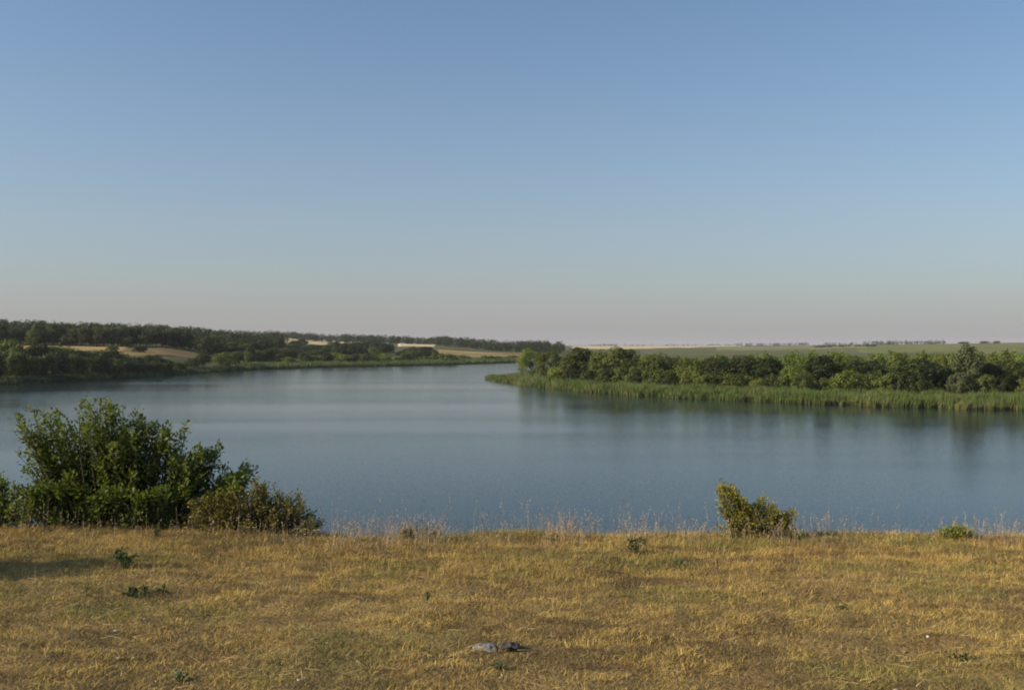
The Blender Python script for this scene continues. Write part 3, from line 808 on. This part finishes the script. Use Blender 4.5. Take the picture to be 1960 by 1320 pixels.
# seed stalks standing above the edge
r5 = np.random.default_rng(23)
n = 5200
X = r5.uniform(-8.5, 8.5, n); Y = edge_y(X) + r5.uniform(-1.0, 0.6, n)
kp = r5.random(n) < np.clip((fbm(X / 0.6, Y * 0 + 1, 29, 3) - 0.30) * 3.2, 0.22, 1) * np.where(X < -3.0, 0.3, 1) * np.where(X > 2.6, 0.5, 1)
X, Y = X[kp], Y[kp]; n = len(X)
Hs = r5.uniform(0.12, 0.36, n) * np.where(r5.random(n) < 0.22, 1.5, 0.9)
P = np.column_stack([X, Y, terrain(X, Y) - 0.01])
ln = r5.normal(0, 0.16, (n, 2)) + np.array([0.05, 0])
cs = np.array([0.40, 0.30, 0.20]) * r5.uniform(0.7, 1.2, (n, 1))
V, Q, T, C = blades(P, Hs, np.full(n, 0.0032), ln, cs, cs, r5, 0.4)
tips = V.reshape(-1, 5, 3)[:, 4]; mids = (V.reshape(-1, 5, 3)[:, 2] + V.reshape(-1, 5, 3)[:, 3]) / 2
dirs = unit(tips - mids)
k3 = 9
idx = np.repeat(np.arange(n), k3)
tt = r5.uniform(-0.34, 0.02, n * k3)[:, None] * Hs[idx][:, None]
Pl = tips[idx] + dirs[idx] * tt
al = unit(dirs[idx] + r5.normal(0, 0.55, (n * k3, 3)))
LV, LQ, LC = leaf_quads(Pl, r5.normal(size=(n * k3, 3)), al, r5.uniform(0.015, 0.04, n * k3), r5.uniform(0.003, 0.007, n * k3), np.ones(n * k3))
LC = np.repeat(cs[idx], 4, 0) * 1.1
tag(obj("seed_stalks", mesh("seed_stalks", np.concatenate([V, LV]), [np.concatenate([Q, LQ + len(V)]), T], M_GRASS, np.concatenate([C, LC]))),
    "thin dry seed stalks along the bank's edge against the water", None, None, "stuff")

# ------------------------------------------------------------------ foreground bushes
def bush(kind, label, mat, u0, Y, top, n_shoots, n_leaf, leaf, depth, seed, base_u=None, cat="bush", wob=0.05, upright=0.6, sink=0.0):
    """top: silhouette points (photo column, photo row); each shoot ends at or below it"""
    r = np.random.default_rng(seed)
    x0 = (u0 - CX) / F * Y
    z0 = H1(x0, Y) - sink
    e = empty(kind, (x0, Y, z0))
    tag(e, label, cat)
    us = np.array([p[0] for p in top], dtype=float); ys = np.array([p[1] for p in top], dtype=float)
    tx = r.uniform(us.min(), us.max(), n_shoots)
    zt = CAM_Z - (np.interp(tx, us, ys) - HY) / F * Y - z0
    frac = np.where(r.random(n_shoots) < 0.42, r.uniform(0.9, 1.0, n_shoots), r.uniform(0.15, 0.9, n_shoots))
    X = (tx - CX) / F * Y - x0
    Z = np.maximum(zt * frac, 0.08)
    D = r.normal(0, depth * 0.45, n_shoots) * (1.15 - 0.6 * frac)
    stems, LP, LN, LA, LS = [], [], [], [], []
    span = X.max() - X.min(); xm = (X.max() + X.min()) / 2
    for i in range(n_shoots):
        tip = np.array([X[i], D[i], Z[i]])
        k = 0.55 if base_u is None else base_u
        root = np.array([xm + (X[i] - xm) * k + r.normal(0, 0.05), D[i] * 0.4 + r.normal(0, 0.05), -0.05 + min(0.0, H1(x0 + xm + (X[i] - xm) * k, Y + D[i] * 0.4) - z0)])
        L = np.linalg.norm(tip - root)
        c1 = root * (1 - upright) + tip * upright; c1[2] = root[2] + (tip[2] - root[2]) * 0.6
        c1[:2] = root[:2] + (tip[:2] - root[:2]) * 0.35 + r.normal(0, wob * L, 2)
        t = np.linspace(0, 1, 7)[:, None]
        path = (1 - t) ** 2 * root + 2 * t * (1 - t) * c1 + t ** 2 * tip
        stems.append(tube(path, 0.006 + 0.008 * L, 0.0025, 4))
        m = int(n_leaf * (0.5 + 0.6 * min(L, 1.6)))
        tl = np.sqrt(r.uniform(0.08, 1.0, m))[:, None]
        pp = (1 - tl) ** 2 * root + 2 * tl * (1 - tl) * c1 + tl ** 2 * tip
        sd = unit(r.normal(size=(m, 3)) + np.array([0, 0, 0.25]))
        pp = pp + sd * r.uniform(0.0, 1.0, (m, 1)) * leaf * (1.3 + 1.6 * (1 - tl))
        LP.append(pp); ax = unit(sd + 0.55 * unit(tip - c1)); LA.append(ax)
        LN.append(r.normal(size=(m, 3)) + np.array([-0.3, -0.2, 0.9])); LS.append(0.40 + r.normal(0, 0.2, m) + r.uniform(-0.12, 0.12) + 0.22 * (tl[:, 0] > 0.85))
    P, A_, Nn, S_ = np.concatenate(LP), np.concatenate(LA), np.concatenate(LN), np.concatenate(LS)
    P[:, 2] = np.maximum(P[:, 2], -0.1)
    n = len(P)
    V, Q, C = leaf_quads(P, Nn, A_, leaf * r.uniform(0.6, 1.25, n), leaf * r.uniform(0.4, 0.72, n), S_)
    sv, sq = join(stems)
    obj("stems", mesh("stems", sv, sq, M_STEM, smooth=True), e)
    f = obj("foliage", mesh("foliage", V, Q, mat, C), e)
    return e

bush("leafy_bush", "large leafy green bush on the left at the bank's edge", M_SHRUB, 200, 13.4,
     [(44, 900), (46, 810), (48, 792), (52, 825), (56, 788), (62, 776), (72, 840), (84, 830), (92, 772), (104, 766), (112, 800), (122, 786), (130, 830), (142, 880), (152, 842), (162, 800), (170, 756), (176, 800), (184, 830), (194, 772), (206, 764), (214, 772),
      (222, 830), (234, 800), (242, 812), (252, 836), (262, 776), (272, 810), (284, 802), (298, 796), (306, 840), (318, 806), (332, 812), (344, 872), (354, 868), (364, 843), (372, 872), (384, 864), (398, 852), (410, 858), (422, 890), (432, 915), (446, 910), (468, 888), (474, 915)],
     350, 74, 0.057, 0.85, 101, 0.6, wob=0.10)
bush("leafy_bush", "low leafy skirt of green shoots at the foot of the large bush", M_SHRUB, 200, 12.95,
     [(40, 960), (56, 930), (90, 940), (130, 920), (180, 945), (230, 930), (270, 950), (320, 925), (350, 960)], 130, 66, 0.055, 0.25, 111, 0.8, wob=0.14)
bush("thorny_bush", "olive-brown thorny bush to the right of the large green bush", M_OLIVE, 480, 12.95,
     [(352, 985), (366, 950), (378, 968), (392, 938), (404, 958), (420, 932), (436, 950), (452, 926), (466, 952), (478, 938), (492, 908), (500, 948), (510, 918), (522, 955), (532, 930), (545, 960), (560, 934), (570, 968), (582, 958), (590, 985), (602, 978), (612, 1000), (618, 1010)],
     320, 46, 0.036, 0.6, 102, 0.35, wob=0.30, upright=0.4)
bush("thorny_bush", "small dark green bush cut by the left edge of the picture", M_SHRUB, -20, 13.2,
     [(-110, 930), (-70, 890), (-40, 905), (-10, 900), (8, 908), (22, 932), (34, 935), (48, 965)], 90, 60, 0.05, 0.5, 103, 0.7)
bush("young_bush", "small yellow-green forked bush standing alone at the bank's edge on the right", M_YELLOW, 1440, 12.75,
     [(1368, 960), (1374, 930), (1384, 921), (1398, 926), (1412, 938), (1422, 955), (1434, 968), (1446, 966), (1458, 950), (1468, 946), (1476, 962), (1490, 970), (1500, 985), (1512, 978), (1522, 974), (1526, 990)],
     190, 66, 0.032, 0.35, 104, 0.4, wob=0.1)
bush("low_bush", "low olive green clump peeping over the bank's edge at far right", M_YELLOW, 1832, 12.8,
     [(1796, 1016), (1806, 1011), (1830, 1008), (1850, 1010), (1866, 1016)], 60, 30, 0.03, 0.25, 105, 0.8)
bush("low_bush", "low green-brown clump at the bank's edge right of the thorny bush", M_OLIVE, 795, 12.7,
     [(765, 1014), (780, 1008), (800, 1004), (822, 1008), (838, 1015)], 40, 26, 0.028, 0.2, 106, 0.8)
# the bush left of the view whose shadow falls across the grass
bx, by = -8.3, 9.1
ub = CX + F * bx / by
bush("leafy_bush", "bush left of the view that shades the grass at the left edge", M_SHRUB, ub, by,
     [(ub - 240, 900), (ub - 150, 720), (ub, 660), (ub + 140, 720), (ub + 240, 880)], 170, 60, 0.06, 1.0, 107, 0.5)

# ------------------------------------------------------------------ weeds
def ground_depth(v):
    """depth at which the terrace is seen in photo row v"""
    return 1.65 / ((v - HY) / F - 0.064)

def weed(kind, label, mat, u, v, wpx, hpx, n_lf, leaf, seed):
    r = np.random.default_rng(seed)
    Y = min(ground_depth(v), 12.2)
    x = (u - CX) / F * Y
    e = empty(kind, (x, Y, H1(x, Y)))
    tag(e, label, "plant")
    w = wpx / F * Y * 0.5; h = hpx / F * Y
    ns = 9
    stems, LP, LA, LN, LS = [], [], [], [], []
    for i in range(ns):
        a = r.uniform(0, 6.28); rr = r.uniform(0.2, 1.0)
        tip = np.array([math.cos(a) * w * rr, math.sin(a) * w * rr * 0.7, h * (1.05 - 0.55 * rr) * r.uniform(0.7, 1.05)])
        root = np.array([r.normal(0, 0.012), r.normal(0, 0.012), -0.02])
        mid = root * 0.5 + tip * 0.5; mid[2] += 0.2 * h
        t = np.linspace(0, 1, 5)[:, None]
        stems.append(tube((1 - t) ** 2 * root + 2 * t * (1 - t) * mid + t ** 2 * tip, 0.004, 0.0015, 4))
        m = n_lf // ns
        tl = np.sqrt(r.uniform(0.05, 1, m))[:, None]
        pp = (1 - tl) ** 2 * root + 2 * tl * (1 - tl) * mid + tl ** 2 * tip
        sd = unit(r.normal(size=(m, 3)) * np.array([1, 1, 0.6]) + np.array([0, 0, 0.4]))
        LP.append(pp); LA.append(sd); LN.append(r.normal(size=(m, 3)) * 0.6 + np.array([0, 0, 1])); LS.append(0.45 + r.normal(0, 0.22, m))
    P, A_, Nn, S_ = map(np.concatenate, (LP, LA, LN, LS))
    n = len(P)
    V, Q, C = leaf_quads(P, Nn, A_, leaf * r.uniform(0.6, 1.3, n), leaf * r.uniform(0.28, 0.5, n), S_)
    sv, sq = join(stems)
    obj("stems", mesh("stems", sv, sq, M_WEED, np.full((len(sv), 3), 0.5)), e)
    obj("foliage", mesh("foliage", V, Q, mat, C), e)

weed("weed_plant", "dark green leafy weed near the bank's edge, right of centre", M_WEED, 1216, 1062, 66, 34, 130, 0.05, 201)
weed("weed_plant", "pale sage green weed below and right of the dark leafy weed", M_SAGE, 1302, 1092, 34, 30, 70, 0.04, 202)
weed("weed_plant", "dark green weed with upright leaves in the shaded grass at left", M_WEED, 240, 1098, 76, 36, 140, 0.06, 203)
weed("weed_plant", "low dark weed lying in the grass below the upright weed at left", M_WEED, 268, 1142, 100, 20, 120, 0.055, 204)
weed("weed_plant", "small upright green weed below the thorny bush", M_WEED, 298, 1030, 16, 26, 40, 0.04, 205)
weed("weed_plant", "small green plant at the bank's edge in the centre", M_WEED, 1058, 1034, 44, 20, 60, 0.04, 206)
weed("weed_plant", "low green sprout in the grass at lower centre", M_WEED, 955, 1284, 40, 14, 50, 0.03, 207)
weed("weed_plant", "small green tuft in the grass right of centre", M_WEED, 1612, 1162, 30, 12, 40, 0.03, 208)
weed("weed_plant", "dark weed at lower right among bare patches", M_WEED, 1838, 1262, 50, 18, 60, 0.035, 209)
weed("weed_plant", "tiny upright plant left of centre in the grass", M_WEED, 820, 1150, 12, 24, 26, 0.03, 210)
weed("weed_plant", "pale green rosette at the lower left", M_SAGE, 345, 1302, 34, 22, 50, 0.035, 211)

# ------------------------------------------------------------------ litter
def crumple(name, label, cat, mat, u, v, wx_, wy_, h, seed, nx=18, ny=12):
    Y = ground_depth(v); x = (u - CX) / F * Y
    gx_, gy_ = np.meshgrid(np.linspace(-1, 1, nx), np.linspace(-1, 1, ny))
    r = np.random.default_rng(seed)
    rim = 1 - 0.62 * fbm(gx_ * 1.6 + seed, gy_ * 1.6, seed)
    X_ = gx_ * wx_ * 0.5 * rim; Y_ = gy_ * wy_ * 0.5 * rim
    body = np.clip(1 - (gx_ ** 2 + gy_ ** 2) * 0.6, 0, 1)
    Z_ = h * (0.35 * body + 0.9 * body * np.abs(fbm(gx_ * 2.4, gy_ * 2.4, seed + 2) - 0.42) * 3 + 0.35 * body * vnoise(gx_ * 7, gy_ * 7, seed + 4)) + 0.012
    top_ = np.column_stack([X_.ravel(), Y_.ravel(), Z_.ravel()])
    bot_ = top_.copy(); bot_[:, 2] -= 0.006
    a, b = np.meshgrid(np.arange(ny - 1), np.arange(nx - 1), indexing='ij')
    qq = np.stack([a * nx + b, a * nx + b + 1, (a + 1) * nx + b + 1, (a + 1) * nx + b], -1).reshape(-1, 4)
    bnd = np.concatenate([np.arange(nx), np.arange(1, ny) * nx + nx - 1, (ny - 1) * nx + np.arange(nx - 2, -1, -1), np.arange(ny - 2, 0, -1) * nx])
    nb = np.roll(bnd, -1); o_ = nx * ny
    rimf = np.stack([bnd, bnd + o_, nb + o_, nb], -1)
    me = mesh(name, np.concatenate([top_, bot_]), np.concatenate([qq, qq[:, ::-1] + o_, rimf]), mat, smooth=True)
    return tag(obj(name, me, None, (x, Y, H1(x, Y) + 0.01)), label, cat)

def plain(name, c, rough, var=0.25, scale=30):
    m, nt, p, out = new_mat(name)
    n_ = pos_noise(nt, scale, 4)
    nt.links.new(ramp(nt, n_.outputs['Fac'], [(0.3, tuple(x * (1 - var) for x in c)), (0.7, tuple(min(1, x * (1 + var)) for x in c))]), p.inputs['Base Color'])
    p.inputs['Roughness'].default_value = rough
    return m
M_PLASTIC = plain("grey_plastic", (0.25, 0.23, 0.20), 0.6, 0.45)
M_RAG = plain("dark_cloth", (0.05, 0.046, 0.045), 0.85, 0.5)
M_PAPER = plain("white_paper", (0.62, 0.57, 0.50), 0.7, 0.08)
M_STONE = plain("pale_stone", (0.42, 0.35, 0.27), 0.9, 0.3, 60)
crumple("plastic_bag", "crumpled grey plastic bag lying in the foreground grass", "bag", M_PLASTIC, 928, 1240, 0.21, 0.26, 0.022, 301)
crumple("cloth_rag", "dark rag lying right of the grey plastic bag", "rag", M_RAG, 976, 1243, 0.20, 0.18, 0.026, 302)
pc = crumple("paper_scrap", "tiny white paper scrap standing in the grass at lower right", "paper", M_PAPER, 1773, 1228, 0.016, 0.026, 0.02, 303, 8, 6)
pc.rotation_euler = (math.radians(60), 0, 0.3); pc.location.z += 0.025

def stone_mesh(seed):
    r = np.random.default_rng(seed)
    th = np.linspace(0, 2 * math.pi, 8, endpoint=False)
    rings = []
    for zz, k in ((-0.3, 0.7), (0.1, 1.0), (0.5, 0.75), (0.72, 0.3)):
        rr = k * r.uniform(0.75, 1.15, 8)
        rings.append(np.column_stack([np.cos(th) * rr, np.sin(th) * rr * 0.7, np.full(8, zz * 0.55) + r.normal(0, 0.04, 8)]))
    V = np.concatenate(rings)
    a, b = np.meshgrid(np.arange(3), np.arange(8), indexing='ij'); bn = (b + 1) % 8
    Q = np.stack([a * 8 + b, a * 8 + bn, (a + 1) * 8 + bn, (a + 1) * 8 + b], -1).reshape(-1, 4)
    me = mesh("pale_stone", V, [Q], M_STONE)
    return me
stones = [stone_mesh(s) for s in (1, 2, 3)]
# the top ring is closed by a fan
for me in stones:
    import bmesh
    bm = bmesh.new(); bm.from_mesh(me)
    bmesh.ops.holes_fill(bm, edges=[e_ for e_ in bm.edges if e_.is_boundary], sides=10)
    bm.to_mesh(me); bm.free()
for i, (u, v, s) in enumerate(((222, 1212, 0.022), (277, 1190, 0.016), (226, 1264, 0.02), (256, 1262, 0.015), (572, 1308, 0.018), (36, 1240, 0.016), (1715, 1316, 0.026), (640, 1212, 0.012), (262, 1206, 0.014), (1732, 1236, 0.01))):
    Y = ground_depth(v); x = (u - CX) / F * Y
    o = obj("pale_stone", stones[i % 3], None, (x, Y, H1(x, Y) + 0.012))
    o.scale = (s, s, s); o.rotation_euler = (0, 0, i * 1.3)
    tag(o, "small pale stone chip half hidden in the dry grass", "stone", "stone chips in the grass")

# ------------------------------------------------------------------ haze
hz = 6600.0
hv = np.array([[sx * hz, sy * hz, sz] for sx in (-1, 1) for sy in (-1, 1) for sz in (-3.2, 40.0)])
hq = np.array([[0, 1, 3, 2], [4, 6, 7, 5], [0, 4, 5, 1], [2, 3, 7, 6], [0, 2, 6, 4], [1, 5, 7, 3]])
mh = bpy.data.materials.new("haze_air"); mh.use_nodes = True
nt = mh.node_tree
for n_ in list(nt.nodes):
    if n_.type == 'BSDF_PRINCIPLED': nt.nodes.remove(n_)
pv = nt.nodes.new("ShaderNodeVolumePrincipled")
pv.inputs['Color'].default_value = (0.90, 0.87, 0.94, 1)
pv.inputs['Density'].default_value = 0.00008
pv.inputs['Anisotropy'].default_value = 0.0
nt.links.new(pv.outputs[0], nt.nodes["Material Output"].inputs['Volume'])
tag(obj("haze", mesh("haze", hv, hq, mh)), kind="stuff")

# ------------------------------------------------------------------ look-alikes that stand side by side: say which one
twins = {}
for o in COL.objects:
    if o.parent is None and o.get("label") and o.get("category"):
        twins.setdefault(o["label"], []).append(o)
ORD = ["second-left", "third-left", "fourth-left", "fifth-left", "sixth-left", "seventh-left", "eighth-left", "ninth-left"]
for lab, obs in twins.items():
    if len(obs) < 2: continue
    obs.sort(key=lambda o: o.location.x / max(o.location.y, 1.0))
    words_ = ["leftmost"] + (["middle"] if len(obs) == 3 else ORD[:len(obs) - 2]) + ["rightmost"]
    for o, w in zip(obs, words_):
        o["label"] = w + " " + lab
